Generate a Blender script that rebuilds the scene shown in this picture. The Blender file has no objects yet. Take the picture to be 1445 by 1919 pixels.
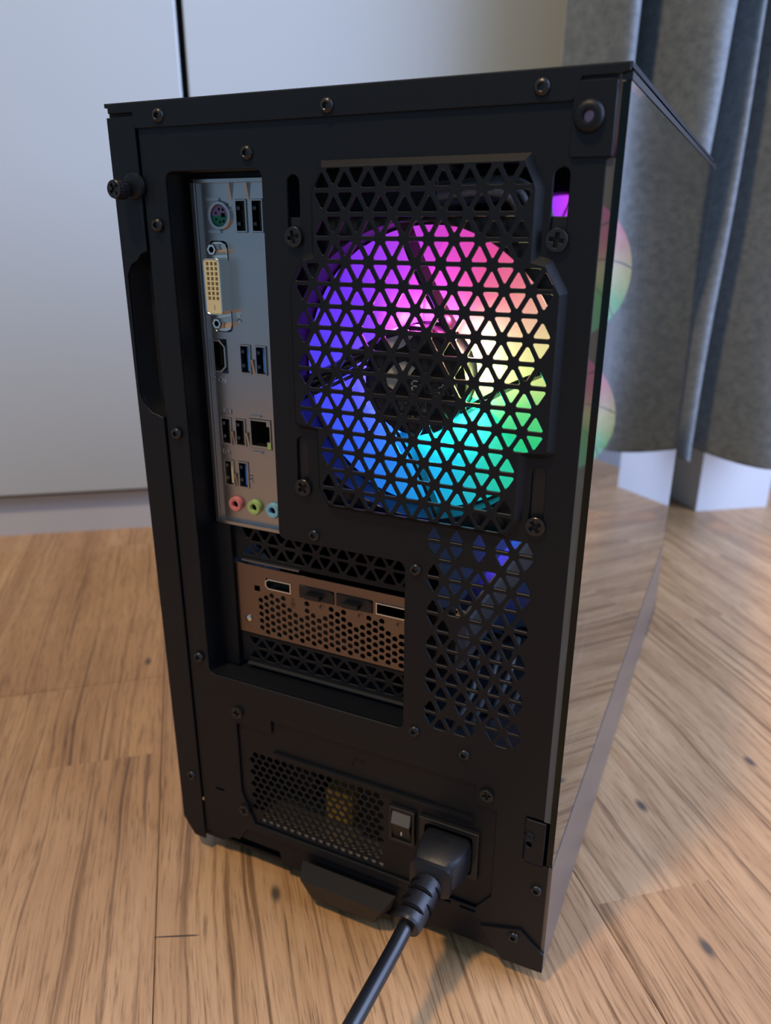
import bpy, math, random
from mathutils import Vector, Matrix

random.seed(7)
S = bpy.context.scene
COL = S.collection
PI = math.pi

# ------------------------------------------------------------------ camera
# everything is laid out in millimetres on the tower's own axes: x right along the rear
# panel, y into the case, z up from the underside of the case (the floor is at z = -10)
FLOOR = -10.0
def W(x, y, z):
    return Vector((x * .001, y * .001, (z - FLOOR) * .001))

ROT = ((0.903961, 0.427605, 0.002930), (0.151372, -0.313580, -0.937419), (-0.399926, 0.847834, -0.348191))
CAM_POS = (47.272, -277.481, 337.964)
cd = bpy.data.cameras.new('camera')
cam = bpy.data.objects.new('camera', cd)
COL.objects.link(cam)
r, d, f = (Vector(v) for v in ROT)
M = Matrix(((r.x, -d.x, -f.x), (r.y, -d.y, -f.y), (r.z, -d.z, -f.z))).to_4x4()
M.translation = W(*CAM_POS)
cam.matrix_world = M
cd.sensor_fit = 'VERTICAL'
cd.lens = 6.9
cd.sensor_height = 6.9 * 1919 / 1431.02
cd.clip_start = .01
cd.clip_end = 60
cd.dof.use_dof = True
cd.dof.focus_distance = .315
cd.dof.aperture_fstop = 2.5
S.camera = cam

# ------------------------------------------------------------------ world, lights, exposure
S.view_settings.view_transform = 'Standard'
S.view_settings.look = 'None'
S.view_settings.gamma = 1
S.view_settings.exposure = 0.0
S.view_settings.use_curve_mapping = False
wd = bpy.data.worlds.new('room_ambience')
S.world = wd
wd.use_nodes = True
bg = wd.node_tree.nodes['Background']
bg.inputs[0].default_value = (.48, .72, 1.0, 1)
bg.inputs[1].default_value = .40

WALL_ANGLE = math.radians(36)
CA, SA = math.cos(WALL_ANGLE), math.sin(WALL_ANGLE)
def AB(a, b):                 # the room's own axes: a along the wardrobe wall, b towards it
    return (a * CA - b * SA, a * SA + b * CA)

def area_light(name, loc, target, sx, sy, power, colour):
    l = bpy.data.lights.new(name, 'AREA')
    l.shape = 'RECTANGLE'; l.size = sx; l.size_y = sy
    l.energy = power; l.color = colour
    o = bpy.data.objects.new(name, l); COL.objects.link(o)
    o.location = loc
    o.rotation_euler = (Vector(target) - Vector(loc)).to_track_quat('-Z', 'Y').to_euler()
    return o
# daylight through the window on the right of the room, warm ceiling lamp behind the camera
x, y = AB(1080, -330)
tx, ty = AB(150, 350)
area_light('window_daylight', W(x, y, 950), W(tx, ty, 150), .9, 1.5, 52, (.50, .62, 1.0))
lamp = bpy.data.lights.new('ceiling_lamp', 'POINT')
lamp.energy = 138; lamp.color = (1.0, .71, .40); lamp.shadow_soft_size = .09
lo = bpy.data.objects.new('ceiling_lamp', lamp); COL.objects.link(lo)
lo.location = W(-433, -926, 2390)

S.cycles.use_denoising = True
S.cycles.max_bounces = 8
S.cycles.transparent_max_bounces = 24
S.cycles.sample_clamp_indirect = 4.0
S.cycles.caustics_reflective = False
S.cycles.caustics_refractive = False

# ------------------------------------------------------------------ materials
def mat(name, colour=(.5, .5, .5), rough=.5, metal=0.0, spec=.5, emit=None, estr=0.0, bump=0.0, bscale=300, coat=0.0):
    m = bpy.data.materials.new(name)
    m.use_nodes = True
    nt = m.node_tree
    b = nt.nodes['Principled BSDF']
    b.inputs['Base Color'].default_value = (*colour, 1)
    b.inputs['Roughness'].default_value = rough
    b.inputs['Metallic'].default_value = metal
    b.inputs['Specular IOR Level'].default_value = spec
    b.inputs['Coat Weight'].default_value = coat
    b.inputs['Coat Roughness'].default_value = .08
    if emit:
        b.inputs['Emission Color'].default_value = (*emit, 1)
        b.inputs['Emission Strength'].default_value = estr
    if bump:
        tc = nt.nodes.new('ShaderNodeTexCoord')
        n = nt.nodes.new('ShaderNodeTexNoise'); n.inputs['Scale'].default_value = bscale
        n.inputs['Detail'].default_value = 3
        bp = nt.nodes.new('ShaderNodeBump'); bp.inputs['Strength'].default_value = bump
        bp.inputs['Distance'].default_value = .0006
        nt.links.new(tc.outputs['Object'], n.inputs['Vector'])
        nt.links.new(n.outputs[0], bp.inputs['Height'])
        nt.links.new(bp.outputs[0], b.inputs['Normal'])
    return m

def N(nt, kind, **kw):
    n = nt.nodes.new(kind)
    for k, v in kw.items():
        setattr(n, k, v)
    return n

BLACK = mat('black_powder_coat', (.0040, .0058, .0098), .46, 0, .30, bump=.10, bscale=1700)
BLACK2 = mat('black_smooth_steel', (.010, .010, .012), .30, 0, .5)
SKIRT = mat('black_satin_side', (.042, .042, .050), .45, 0, 1.0, coat=1.0)
SKIRT.node_tree.nodes['Principled BSDF'].inputs['Coat Roughness'].default_value = .28
DARK = mat('matt_black_plastic', (.008, .008, .009), .6, 0, .3)
PLASTIC = mat('black_plastic', (.009, .009, .011), .40, 0, .4)
CABLE = mat('black_cable_sheath', (.0055, .0065, .009), .34, 0, .45)
RUBBER = mat('black_rubber', (.008, .009, .012), .42, 0, .4, bump=.12, bscale=700)
STEEL = mat('bare_steel', (.42, .42, .43), .27, 1.0, bump=.08, bscale=90)
CHROME = mat('polished_nickel', (.72, .70, .66), .16, 1.0)
BRACKET = mat('nickel_bracket', (.21, .155, .125), .36, 1.0, bump=.08, bscale=60)  # brown tint puts the floor's warm reflection into the colour
CREAM = mat('cream_plastic', (.72, .64, .38), .45)
BLUEP = mat('blue_plastic', (.02, .16, .55), .4)
PURPLE = mat('lilac_plastic', (.16, .13, .28), .45)
GREEN = mat('green_plastic', (.01, .17, .11), .45)
PINKJ = mat('pink_plastic', (.62, .20, .20), .4)
LIMEJ = mat('lime_plastic', (.36, .52, .18), .4)
SKYJ = mat('light_blue_plastic', (.20, .48, .68), .4)
VOID = mat('dark_hollow', (.003, .003, .003), .7, 0, .1)
WHITEINK = mat('white_print', (.62, .61, .58), .5)
GREYINK = mat('grey_print', (.30, .30, .31), .5)
LABEL = mat('hub_sticker', (.010, .010, .012), .35)
YELLOW = mat('yellow_transformer', (.55, .33, .05), .5)
PCB = mat('circuit_board', (.012, .02, .03), .4)
GREYM = mat('grey_metal', (.20, .21, .23), .38, .9)
SHROUD = mat('card_shroud', (.02, .022, .026), .35, .1)
BACKPLATE = mat('card_backplate', (.10, .12, .15), .28, .7)
GALV = mat('zinc_casing', (.42, .42, .40), .45, .8)
SLEEVE = mat('grey_braided_sleeve', (.13, .135, .15), .55, bump=.5, bscale=500)
WIRE = mat('sleeved_wire', (.02, .021, .024), .55)
SWITCH = mat('grey_rocker', (.11, .11, .10), .45)
PLINTH = mat('white_plinth', (.52, .53, .55), .45)
HOLEPINK = mat('brass_nut', (.30, .17, .22), .3, 1.0)  # pink stands for coloured light reflected in the screw hole

def gloss_white():
    m = mat('white_gloss_front', (.46, .505, .51), .16, 0, .5)
    nt = m.node_tree; b = nt.nodes['Principled BSDF']
    tc = N(nt, 'ShaderNodeTexCoord')
    n = N(nt, 'ShaderNodeTexNoise'); n.inputs['Scale'].default_value = 9; n.inputs['Detail'].default_value = 2
    bp = N(nt, 'ShaderNodeBump'); bp.inputs['Strength'].default_value = .10; bp.inputs['Distance'].default_value = .004
    nt.links.new(tc.outputs['Object'], n.inputs['Vector'])
    nt.links.new(n.outputs[0], bp.inputs['Height'])
    nt.links.new(bp.outputs[0], b.inputs['Normal'])
    return m
FRONT = gloss_white()
WALLM = mat('white_plaster', (.60, .61, .62), .7, bump=.15, bscale=60)
WALLG = mat('grey_wall_paint', (.24, .245, .25), .75, bump=.15, bscale=60)

def glass_mat():
    m = bpy.data.materials.new('tinted_glass'); m.use_nodes = True
    nt = m.node_tree; nt.nodes.clear()
    out = N(nt, 'ShaderNodeOutputMaterial')
    mix = N(nt, 'ShaderNodeMixShader')
    # both faces of the pane reflect, R' = 2R / (1 + R); counted at the outer face, the inner face only passes light on
    fr = N(nt, 'ShaderNodeFresnel'); fr.inputs['IOR'].default_value = 1.52
    ge = N(nt, 'ShaderNodeNewGeometry')
    iv = N(nt, 'ShaderNodeMath', operation='SUBTRACT'); iv.inputs[0].default_value = 1.0
    nt.links.new(ge.outputs['Backfacing'], iv.inputs[1])
    mu = N(nt, 'ShaderNodeMath', operation='MULTIPLY')
    up = N(nt, 'ShaderNodeMath', operation='MULTIPLY'); up.inputs[1].default_value = 2.0; nt.links.new(fr.outputs[0], up.inputs[0])
    dn = N(nt, 'ShaderNodeMath', operation='ADD'); dn.inputs[1].default_value = 1.0; nt.links.new(fr.outputs[0], dn.inputs[0])
    dv = N(nt, 'ShaderNodeMath', operation='DIVIDE'); nt.links.new(up.outputs[0], dv.inputs[0]); nt.links.new(dn.outputs[0], dv.inputs[1])
    nt.links.new(dv.outputs[0], mu.inputs[0]); nt.links.new(iv.outputs[0], mu.inputs[1])
    tr = N(nt, 'ShaderNodeBsdfTransparent'); tr.inputs[0].default_value = (.78, .80, .80, 1)
    gl = N(nt, 'ShaderNodeBsdfGlossy'); gl.inputs['Roughness'].default_value = 0.0
    gl.inputs[0].default_value = (1, 1, 1, 1)
    nt.links.new(mu.outputs[0], mix.inputs[0])
    nt.links.new(tr.outputs[0], mix.inputs[1])
    nt.links.new(gl.outputs[0], mix.inputs[2])
    nt.links.new(mix.outputs[0], out.inputs[0])
    return m
GLASS = glass_mat()
def frosted():
    m = bpy.data.materials.new('frosted_glass_edge'); m.use_nodes = True
    nt = m.node_tree; nt.nodes.clear()
    out = N(nt, 'ShaderNodeOutputMaterial'); mix = N(nt, 'ShaderNodeMixShader'); mix.inputs[0].default_value = .55
    tr = N(nt, 'ShaderNodeBsdfTransparent'); tr.inputs[0].default_value = (.7, .72, .74, 1)
    di = N(nt, 'ShaderNodeBsdfDiffuse'); di.inputs[0].default_value = (.20, .21, .23, 1)
    nt.links.new(tr.outputs[0], mix.inputs[1]); nt.links.new(di.outputs[0], mix.inputs[2]); nt.links.new(mix.outputs[0], out.inputs[0])
    return m
FROST = frosted()
GLASSEDGE = mat('glass_edge', (.0015, .005, .005), .12, 0, .3)

def lin(c):
    return tuple(((v / 255) / 12.92 if v / 255 <= .04045 else ((v / 255 + .055) / 1.055) ** 2.4) for v in c)

RAINBOW = [(0, (196, 214, 120)), (14, (226, 220, 150)), (28, (226, 178, 148)), (45, (232, 112, 138)), (62, (230, 66, 150)),
           (80, (222, 56, 196)), (97, (196, 58, 226)), (115, (150, 52, 240)), (140, (104, 44, 246)), (170, (82, 62, 246)),
           (200, (66, 74, 240)), (225, (40, 96, 240)), (248, (18, 124, 232)), (270, (14, 150, 222)), (290, (10, 176, 196)),
           (308, (8, 196, 150)), (330, (10, 202, 118)), (346, (84, 208, 108))]

def blade_mat(name, strength, turn=0.0):
    """edge-lit frosted acrylic: each sector of the ring of LEDs feeds its own hue"""
    m = bpy.data.materials.new(name); m.use_nodes = True
    nt = m.node_tree
    b = nt.nodes['Principled BSDF']
    b.inputs['Roughness'].default_value = .3
    tc = N(nt, 'ShaderNodeTexCoord')
    sp = N(nt, 'ShaderNodeSeparateXYZ'); nt.links.new(tc.outputs['Object'], sp.inputs[0])
    at = N(nt, 'ShaderNodeMath', operation='ARCTAN2')
    nt.links.new(sp.outputs['Z'], at.inputs[0]); nt.links.new(sp.outputs['X'], at.inputs[1])
    dv = N(nt, 'ShaderNodeMath', operation='DIVIDE'); dv.inputs[1].default_value = 2 * PI
    nt.links.new(at.outputs[0], dv.inputs[0])
    ad = N(nt, 'ShaderNodeMath', operation='ADD'); ad.inputs[1].default_value = 1.0 + turn
    nt.links.new(dv.outputs[0], ad.inputs[0])
    fr = N(nt, 'ShaderNodeMath', operation='FRACT'); nt.links.new(ad.outputs[0], fr.inputs[0])
    cr = N(nt, 'ShaderNodeValToRGB')
    els = cr.color_ramp.elements
    while len(els) > 1:
        els.remove(els[-1])
    els[0].position = 0; els[0].color = (*lin(RAINBOW[0][1]), 1)
    for deg, c in RAINBOW[1:]:
        e = els.new(deg / 360); e.color = (*lin(c), 1)
    e = els.new(1.0); e.color = (*lin(RAINBOW[0][1]), 1)
    nt.links.new(fr.outputs[0], cr.inputs[0])
    nt.links.new(cr.outputs[0], b.inputs['Emission Color'])
    b.inputs['Base Color'].default_value = (.12, .12, .12, 1)
    b.inputs['Emission Strength'].default_value = strength
    return m
BLADE = blade_mat('lit_acrylic_blade', .92)
BLADE_F = blade_mat('lit_acrylic_blade_front', 1.25, .035)

def wood():
    m = bpy.data.materials.new('oak_laminate'); m.use_nodes = True
    nt = m.node_tree; b = nt.nodes['Principled BSDF']
    L = nt.links.new
    geo = N(nt, 'ShaderNodeNewGeometry')
    rot = N(nt, 'ShaderNodeVectorRotate', rotation_type='Z_AXIS'); rot.inputs['Angle'].default_value = -(WALL_ANGLE + math.radians(3.5))
    L(geo.outputs['Position'], rot.inputs['Vector'])
    oi = N(nt, 'ShaderNodeObjectInfo')
    sp = N(nt, 'ShaderNodeSeparateXYZ'); L(rot.outputs[0], sp.inputs[0])
    # printed strips, three to a plank, each with a shade and a grain offset of its own
    st = N(nt, 'ShaderNodeMath', operation='DIVIDE'); st.inputs[1].default_value = .0777
    L(sp.outputs['X'], st.inputs[0])
    sa = N(nt, 'ShaderNodeMath', operation='ADD'); sa.inputs[1].default_value = .187 / .0777 + 20
    L(st.outputs[0], sa.inputs[0])
    fl = N(nt, 'ShaderNodeMath', operation='FLOOR'); L(sa.outputs[0], fl.inputs[0])
    wn = N(nt, 'ShaderNodeTexWhiteNoise', noise_dimensions='1D'); L(fl.outputs[0], wn.inputs['W'])
    yo = N(nt, 'ShaderNodeMath', operation='MULTIPLY_ADD'); yo.inputs[1].default_value = 3.1
    L(wn.outputs['Value'], yo.inputs[0]); L(sp.outputs['Y'], yo.inputs[2])
    seg = N(nt, 'ShaderNodeMath', operation='DIVIDE'); seg.inputs[1].default_value = .40; L(yo.outputs[0], seg.inputs[0])
    sf = N(nt, 'ShaderNodeMath', operation='FLOOR'); L(seg.outputs[0], sf.inputs[0])
    cmb = N(nt, 'ShaderNodeCombineXYZ'); L(fl.outputs[0], cmb.inputs[0]); L(sf.outputs[0], cmb.inputs[1])
    w2 = N(nt, 'ShaderNodeTexWhiteNoise', noise_dimensions='2D'); L(cmb.outputs[0], w2.inputs['Vector'])
    # grain space: stretched along the plank, shifted per strip
    off = N(nt, 'ShaderNodeMath', operation='MULTIPLY'); off.inputs[1].default_value = 7.0; L(w2.outputs['Value'], off.inputs[0])
    cz = N(nt, 'ShaderNodeCombineXYZ'); L(sp.outputs['X'], cz.inputs[0]); L(sp.outputs['Y'], cz.inputs[1]); L(off.outputs[0], cz.inputs[2])
    warp = N(nt, 'ShaderNodeTexNoise'); warp.inputs['Scale'].default_value = 1.0; warp.inputs['Detail'].default_value = 2
    wm = N(nt, 'ShaderNodeMapping'); wm.inputs['Scale'].default_value = (9, 4.0, 1); L(cz.outputs[0], wm.inputs['Vector']); L(wm.outputs[0], warp.inputs['Vector'])
    wmul = N(nt, 'ShaderNodeVectorMath', operation='SCALE'); wmul.inputs['Scale'].default_value = .022
    L(warp.outputs['Color'], wmul.inputs[0])
    wadd = N(nt, 'ShaderNodeVectorMath', operation='ADD'); L(cz.outputs[0], wadd.inputs[0]); L(wmul.outputs[0], wadd.inputs[1])
    def noise(scale, detail, rough=.55):
        mp = N(nt, 'ShaderNodeMapping'); mp.inputs['Scale'].default_value = scale
        n = N(nt, 'ShaderNodeTexNoise'); n.inputs['Scale'].default_value = 1; n.inputs['Detail'].default_value = detail; n.inputs['Roughness'].default_value = rough
        L(wadd.outputs[0], mp.inputs['Vector']); L(mp.outputs[0], n.inputs['Vector'])
        return n.outputs[0]
    broad = noise((60, 4, 1), 3)
    lines = noise((330, 3.0, 1), 3, .5)
    fine = noise((850, 40, 1), 3, .65)
    blotch = noise((14, 5, 1), 2)
    def ramp(src, stops):
        c = N(nt, 'ShaderNodeValToRGB'); e = c.color_ramp.elements
        e[0].position, e[0].color = stops[0][0], (*stops[0][1], 1)
        e[1].position, e[1].color = stops[-1][0], (*stops[-1][1], 1)
        for p, col in stops[1:-1]:
            q = e.new(p); q.color = (*col, 1)
        L(src, c.inputs[0]); return c.outputs[0]
    base = ramp(broad, [(.28, (.40, .228, .106)), (.48, (.50, .298, .145)), (.72, (.57, .357, .185))])
    def mixc(fac, a, bb, mode='MIX'):
        x = N(nt, 'ShaderNodeMix', data_type='RGBA', blend_type=mode)
        if isinstance(fac, float): x.inputs['Factor'].default_value = fac
        else: L(fac, x.inputs['Factor'])
        for sock, v in ((x.inputs['A'], a), (x.inputs['B'], bb)):
            if isinstance(v, tuple): sock.default_value = (*v, 1)
            else: L(v, sock)
        return x.outputs['Result']
    dl = ramp(lines, [(.31, (.36, .33, .31)), (.375, (.60, .56, .53)), (.425, (.95, .94, .93)), (.60, (1, 1, 1))])
    c1 = mixc(.85, base, dl, 'MULTIPLY')
    ff = ramp(fine, [(.32, (.34, .31, .29)), (.42, (.80, .77, .75)), (.54, (1, 1, 1))])
    c2 = mixc(.75, c1, ff, 'MULTIPLY')
    tint = ramp(w2.outputs['Value'], [(0, (.90, .86, .83)), (.5, (1, 1, 1)), (1, (1.06, 1.04, 1.0))])
    c3 = mixc(.85, c2, tint, 'MULTIPLY')
    bl = ramp(blotch, [(.30, (.84, .80, .79)), (.55, (1, 1, 1))])
    c4 = mixc(.8, c3, bl, 'MULTIPLY')
    # scattered knots
    vm = N(nt, 'ShaderNodeMapping'); vm.inputs['Scale'].default_value = (17, 8, 1); L(cz.outputs[0], vm.inputs['Vector'])
    vo = N(nt, 'ShaderNodeTexVoronoi', voronoi_dimensions='2D'); vo.inputs['Scale'].default_value = 1.0
    L(vm.outputs[0], vo.inputs['Vector'])
    kn = ramp(vo.outputs['Distance'], [(.022, (1, 1, 1)), (.062, (0, 0, 0))])
    gate = ramp(vo.outputs['Color'], [(.66, (0, 0, 0)), (.70, (1, 1, 1))])
    kk = mixc(1.0, kn, gate, 'MULTIPLY')
    c5 = mixc(kk, c4, (.10, .07, .05))
    L(c5, b.inputs['Base Color'])
    rr = N(nt, 'ShaderNodeMapRange'); rr.inputs['To Min'].default_value = .30; rr.inputs['To Max'].default_value = .42
    L(lines, rr.inputs['Value']); L(rr.outputs[0], b.inputs['Roughness'])
    b.inputs['Specular IOR Level'].default_value = .45
    bp = N(nt, 'ShaderNodeBump'); bp.inputs['Strength'].default_value = .12; bp.inputs['Distance'].default_value = .0008
    L(lines, bp.inputs['Height']); L(bp.outputs[0], b.inputs['Normal'])
    return m
WOOD = wood()
SUBFLOOR = mat('dark_underlay', (.05, .032, .02), .8)

def cloth():
    m = mat('grey_green_curtain', (.12, .14, .14), .95, 0, .15)
    nt = m.node_tree; b = nt.nodes['Principled BSDF']; L = nt.links.new
    tc = N(nt, 'ShaderNodeTexCoord')
    mp = N(nt, 'ShaderNodeMapping'); mp.inputs['Scale'].default_value = (1, 1, 1.3); L(tc.outputs['Object'], mp.inputs[0])
    n = N(nt, 'ShaderNodeTexNoise'); n.inputs['Scale'].default_value = 110; n.inputs['Detail'].default_value = 5; n.inputs['Roughness'].default_value = .7
    L(mp.outputs[0], n.inputs['Vector'])
    c = N(nt, 'ShaderNodeValToRGB')
    c.color_ramp.elements[0].position = .30; c.color_ramp.elements[0].color = (.10, .118, .128, 1)
    c.color_ramp.elements[1].position = .72; c.color_ramp.elements[1].color = (.19, .215, .222, 1)
    L(n.outputs[0], c.inputs[0]); L(c.outputs[0], b.inputs['Base Color'])
    n2 = N(nt, 'ShaderNodeTexNoise'); n2.inputs['Scale'].default_value = 900; n2.inputs['Detail'].default_value = 2
    L(tc.outputs['Object'], n2.inputs['Vector'])
    bp = N(nt, 'ShaderNodeBump'); bp.inputs['Strength'].default_value = .4; bp.inputs['Distance'].default_value = .001
    L(n2.outputs[0], bp.inputs['Height']); L(bp.outputs[0], b.inputs['Normal'])
    b.inputs['Sheen Weight'].default_value = .25
    return m
CLOTH = cloth()

# ------------------------------------------------------------------ mesh building
def arc(cx, cy, rx, ry, a0, a1, n=8):
    return [(cx + rx * math.cos(math.radians(a0 + (a1 - a0) * i / n)), cy + ry * math.sin(math.radians(a0 + (a1 - a0) * i / n))) for i in range(n + 1)]
# pen strokes on a 6-unit cap height: (advance, polylines)
GLYPH = {
    'F': (3.2, [[(0, 0), (0, 6), (3.2, 6)], [(0, 3.1), (2.8, 3.1)]]), 'r': (1.8, [[(0, 0), (0, 4)], arc(1.5, 2.6, 1.5, 1.4, 180, 70)]),
    'a': (3.4, [arc(1.7, 2, 1.7, 2, 0, 360, 14), [(3.4, 0), (3.4, 4)]]), 'c': (3.0, [arc(2, 2, 2, 2, 50, 310, 12)]),
    't': (2.0, [[(.8, 5.2), (.8, 0), (1.6, 0)], [(0, 4), (1.9, 4)]]), 'l': (.5, [[(.2, 0), (.2, 6.2)]]),
    'R': (3.4, [[(0, 0), (0, 6), (2.2, 6)], arc(2, 4.5, 1.4, 1.5, 90, -90), [(2, 3), (0, 3)], [(1.8, 3), (3.4, 0)]]), 'P': (3.3, [[(0, 0), (0, 6), (1.8, 6)], arc(1.8, 4.5, 1.5, 1.5, 90, -90), [(1.8, 3), (0, 3)]]),
    'M': (4.4, [[(0, 0), (0, 6), (2.2, 2), (4.4, 6), (4.4, 0)]]), 'V': (4, [[(0, 6), (2, 0), (4, 6)]]), 'A': (4, [[(0, 0), (2, 6), (4, 0)], [(.8, 2), (3.2, 2)]]),
    'L': (3, [[(0, 6), (0, 0), (3, 0)]]), 'E': (3, [[(3, 6), (0, 6), (0, 0), (3, 0)], [(0, 3), (2.6, 3)]]), 'D': (3.6, [[(0, 0), (0, 6), (1.2, 6)], arc(1, 3, 2.6, 3, 90, -90, 10), [(1.2, 0), (0, 0)]]),
    'S': (3.4, [arc(1.7, 4.5, 1.7, 1.5, 20, 270, 9) + arc(1.7, 1.5, 1.7, 1.5, 90, -160, 9)]), 'I': (.4, [[(.2, 0), (.2, 6)]]), 'G': (4, [arc(2.2, 3, 2.2, 3, 50, 340, 12), [(2.6, 2.6), (4.2, 2.6)]]),
    'N': (3.8, [[(0, 0), (0, 6), (3.8, 0), (3.8, 6)]]), 'W': (5.6, [[(0, 6), (1.4, 0), (2.8, 6), (4.2, 0), (5.6, 6)]]), 'H': (3.6, [[(0, 0), (0, 6)], [(3.6, 0), (3.6, 6)], [(0, 3), (3.6, 3)]]),
    'U': (3.6, [[(0, 6), (0, 1.8)] + arc(1.8, 1.8, 1.8, 1.8, 180, 360) + [(3.6, 6)]]), 'B': (3.4, [[(0, 3), (0, 6), (1.8, 6)], arc(1.8, 4.5, 1.4, 1.5, 90, -90), [(1.8, 3), (0, 3), (0, 0), (1.8, 0)], arc(1.8, 1.5, 1.6, 1.5, -90, 90)]),
    'C': (3.8, [arc(2.2, 3, 2.2, 3, 55, 305, 12)]), '0': (3.4, [arc(1.7, 3, 1.7, 3, 0, 360, 14)]), '1': (1.4, [[(0, 4.8), (1.2, 6), (1.2, 0)]]), '2': (3.4, [arc(1.7, 4.3, 1.6, 1.7, 170, -40, 8) + [(0, 0), (3.4, 0)]]),
    '3': (3.2, [arc(1.5, 4.5, 1.6, 1.5, 160, -90, 8), arc(1.5, 1.5, 1.7, 1.5, 90, -160, 8)]), '8': (3.4, [arc(1.7, 4.5, 1.4, 1.5, 0, 360, 12), arc(1.7, 1.5, 1.7, 1.5, 0, 360, 12)]), '.': (.6, [[(.2, 0), (.3, .3)]]), '/': (2.4, [[(0, -.6), (2.4, 6.4)]]),
}
ORG = {}       # world position of each object's origin
class MB:
    """collects polygons in millimetres; build() links them as one mesh object"""
    def __init__(s):
        s.v, s.f, s.mi = [], [], []
    def add(s, vs, fs, m=0):
        o = len(s.v); s.v += [tuple(p) for p in vs]
        for q in fs:
            s.f.append([i + o for i in q]); s.mi.append(m)
        return s
    def box(s, x0, x1, y0, y1, z0, z1, m=0):
        vs = [(x, y, z) for x in (x0, x1) for y in (y0, y1) for z in (z0, z1)]
        return s.add(vs, [(0, 1, 3, 2), (4, 6, 7, 5), (0, 4, 5, 1), (2, 3, 7, 6), (0, 2, 6, 4), (1, 5, 7, 3)], m)
    def hexa(s, pts, m=0):     # 4 points front then 4 points back
        return s.add(pts, [(0, 1, 2, 3), (7, 6, 5, 4), (0, 4, 5, 1), (1, 5, 6, 2), (2, 6, 7, 3), (3, 7, 4, 0)], m)
    def prism(s, poly, y0, y1, m=0):
        n = len(poly)
        vs = [(x, y0, z) for x, z in poly] + [(x, y1, z) for x, z in poly]
        fs = [tuple(range(n)), tuple(range(2 * n - 1, n - 1, -1))] + [(i, n + i, n + (i + 1) % n, (i + 1) % n) for i in range(n)]
        return s.add(vs, fs, m)
    def loft(s, rings, m=0, caps=True, closed=True):
        n = len(rings[0]); vs = [p for r_ in rings for p in r_]; fs = []
        for k in range(len(rings) - 1):
            for i in range(n if closed else n - 1):
                j = (i + 1) % n
                fs.append((k * n + i, k * n + j, (k + 1) * n + j, (k + 1) * n + i))
        if caps:
            fs.append(tuple(range(n - 1, -1, -1))); fs.append(tuple(range((len(rings) - 1) * n, len(rings) * n)))
        return s.add(vs, fs, m)
    def lathe_y(s, cx, cz, prof, n=24, m=0, caps=True):     # prof: (radius, y)
        return s.loft([[(cx + r_ * math.cos(2 * PI * i / n), y_, cz + r_ * math.sin(2 * PI * i / n)) for i in range(n)] for r_, y_ in prof], m, caps)
    def tube(s, path, rad, n=12, m=0):
        rings = []
        P = [Vector(p) for p in path]
        up = Vector((0, 0, 1))
        for i, p in enumerate(P):
            t = (P[min(i + 1, len(P) - 1)] - P[max(i - 1, 0)]).normalized()
            u = t.cross(up)
            if u.length < 1e-4: u = Vector((1, 0, 0))
            u.normalize(); w_ = u.cross(t)
            rr = rad[i] if isinstance(rad, (list, tuple)) else rad
            rings.append([tuple(p + rr * (math.cos(2 * PI * k / n) * u + math.sin(2 * PI * k / n) * w_)) for k in range(n)])
        return s.loft(rings, m)
    def plate(s, outer, holes, y0, y1, bev=0.0, m=0):
        """flat sheet in the rear plane with any number of holes through it"""
        cu = bpy.data.curves.new('tmp', 'CURVE'); cu.dimensions = '2D'; cu.fill_mode = 'BOTH'
        cu.extrude = (y1 - y0) / 2 - bev; cu.bevel_depth = bev; cu.bevel_resolution = 0; cu.offset = -bev
        for loop in [outer] + list(holes):
            sp = cu.splines.new('POLY'); sp.points.add(len(loop) - 1); sp.use_cyclic_u = True
            for p, q in zip(sp.points, loop): p.co = (q[0], q[1], 0, 1)
        ob = bpy.data.objects.new('tmp', cu); COL.objects.link(ob)
        dg = bpy.context.evaluated_depsgraph_get(); dg.update()
        me = bpy.data.meshes.new_from_object(ob.evaluated_get(dg))
        ym = (y0 + y1) / 2
        s.add([(v.co.x, ym - v.co.z, v.co.y) for v in me.vertices], [list(p.vertices) for p in me.polygons], m)
        bpy.data.objects.remove(ob); bpy.data.curves.remove(cu); bpy.data.meshes.remove(me)
        return s
    def stroke(s, pts, y, w_, th, m=0, tf=lambda p, q: (p, q)):
        """a pen line of width w_ through points in the rear plane, raised by th"""
        for p, q in zip(pts, pts[1:]):
            a, b = Vector(p), Vector(q)
            if (b - a).length < 1e-6: continue
            t = (b - a).normalized() * w_ / 2; n_ = Vector((-t.y, t.x))
            c = [a - t + n_, b + t + n_, b + t - n_, a - t - n_]
            s.prism([tf(*v) for v in c], y - th, y, m)
    def text(s, body, x, z, y, size, m=0, rot=0.0, thick=.05, pen=.13):
        c, s_ = math.cos(rot), math.sin(rot)
        tf = lambda p, q: (x + p * c - q * s_, z + p * s_ + q * c)
        cx = 0.0; k = size * .75 / 6
        for ch in body:
            if ch != ' ':
                adv, lines = GLYPH[ch]
                for ln in lines: s.stroke([(cx + p * k, q * k) for p, q in ln], y, size * pen * .75, thick, m, tf)
                cx += (adv + 1.6) * k
            else: cx += 3 * k
        return s
    def build(s, name, mats, parent=None, smooth=None, origin=None):
        if not isinstance(mats, (list, tuple)): mats = [mats]
        vs = [W(*p) for p in s.v]
        if origin is not None: org = W(*origin)
        else:
            lo_ = Vector((min(v.x for v in vs), min(v.y for v in vs), min(v.z for v in vs)))
            hi_ = Vector((max(v.x for v in vs), max(v.y for v in vs), max(v.z for v in vs)))
            org = (lo_ + hi_) / 2
        me = bpy.data.meshes.new(name)
        me.from_pydata([v - org for v in vs], [], s.f)
        for mm in mats: me.materials.append(mm)
        me.polygons.foreach_set('material_index', s.mi)
        me.validate(); me.update()
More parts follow.
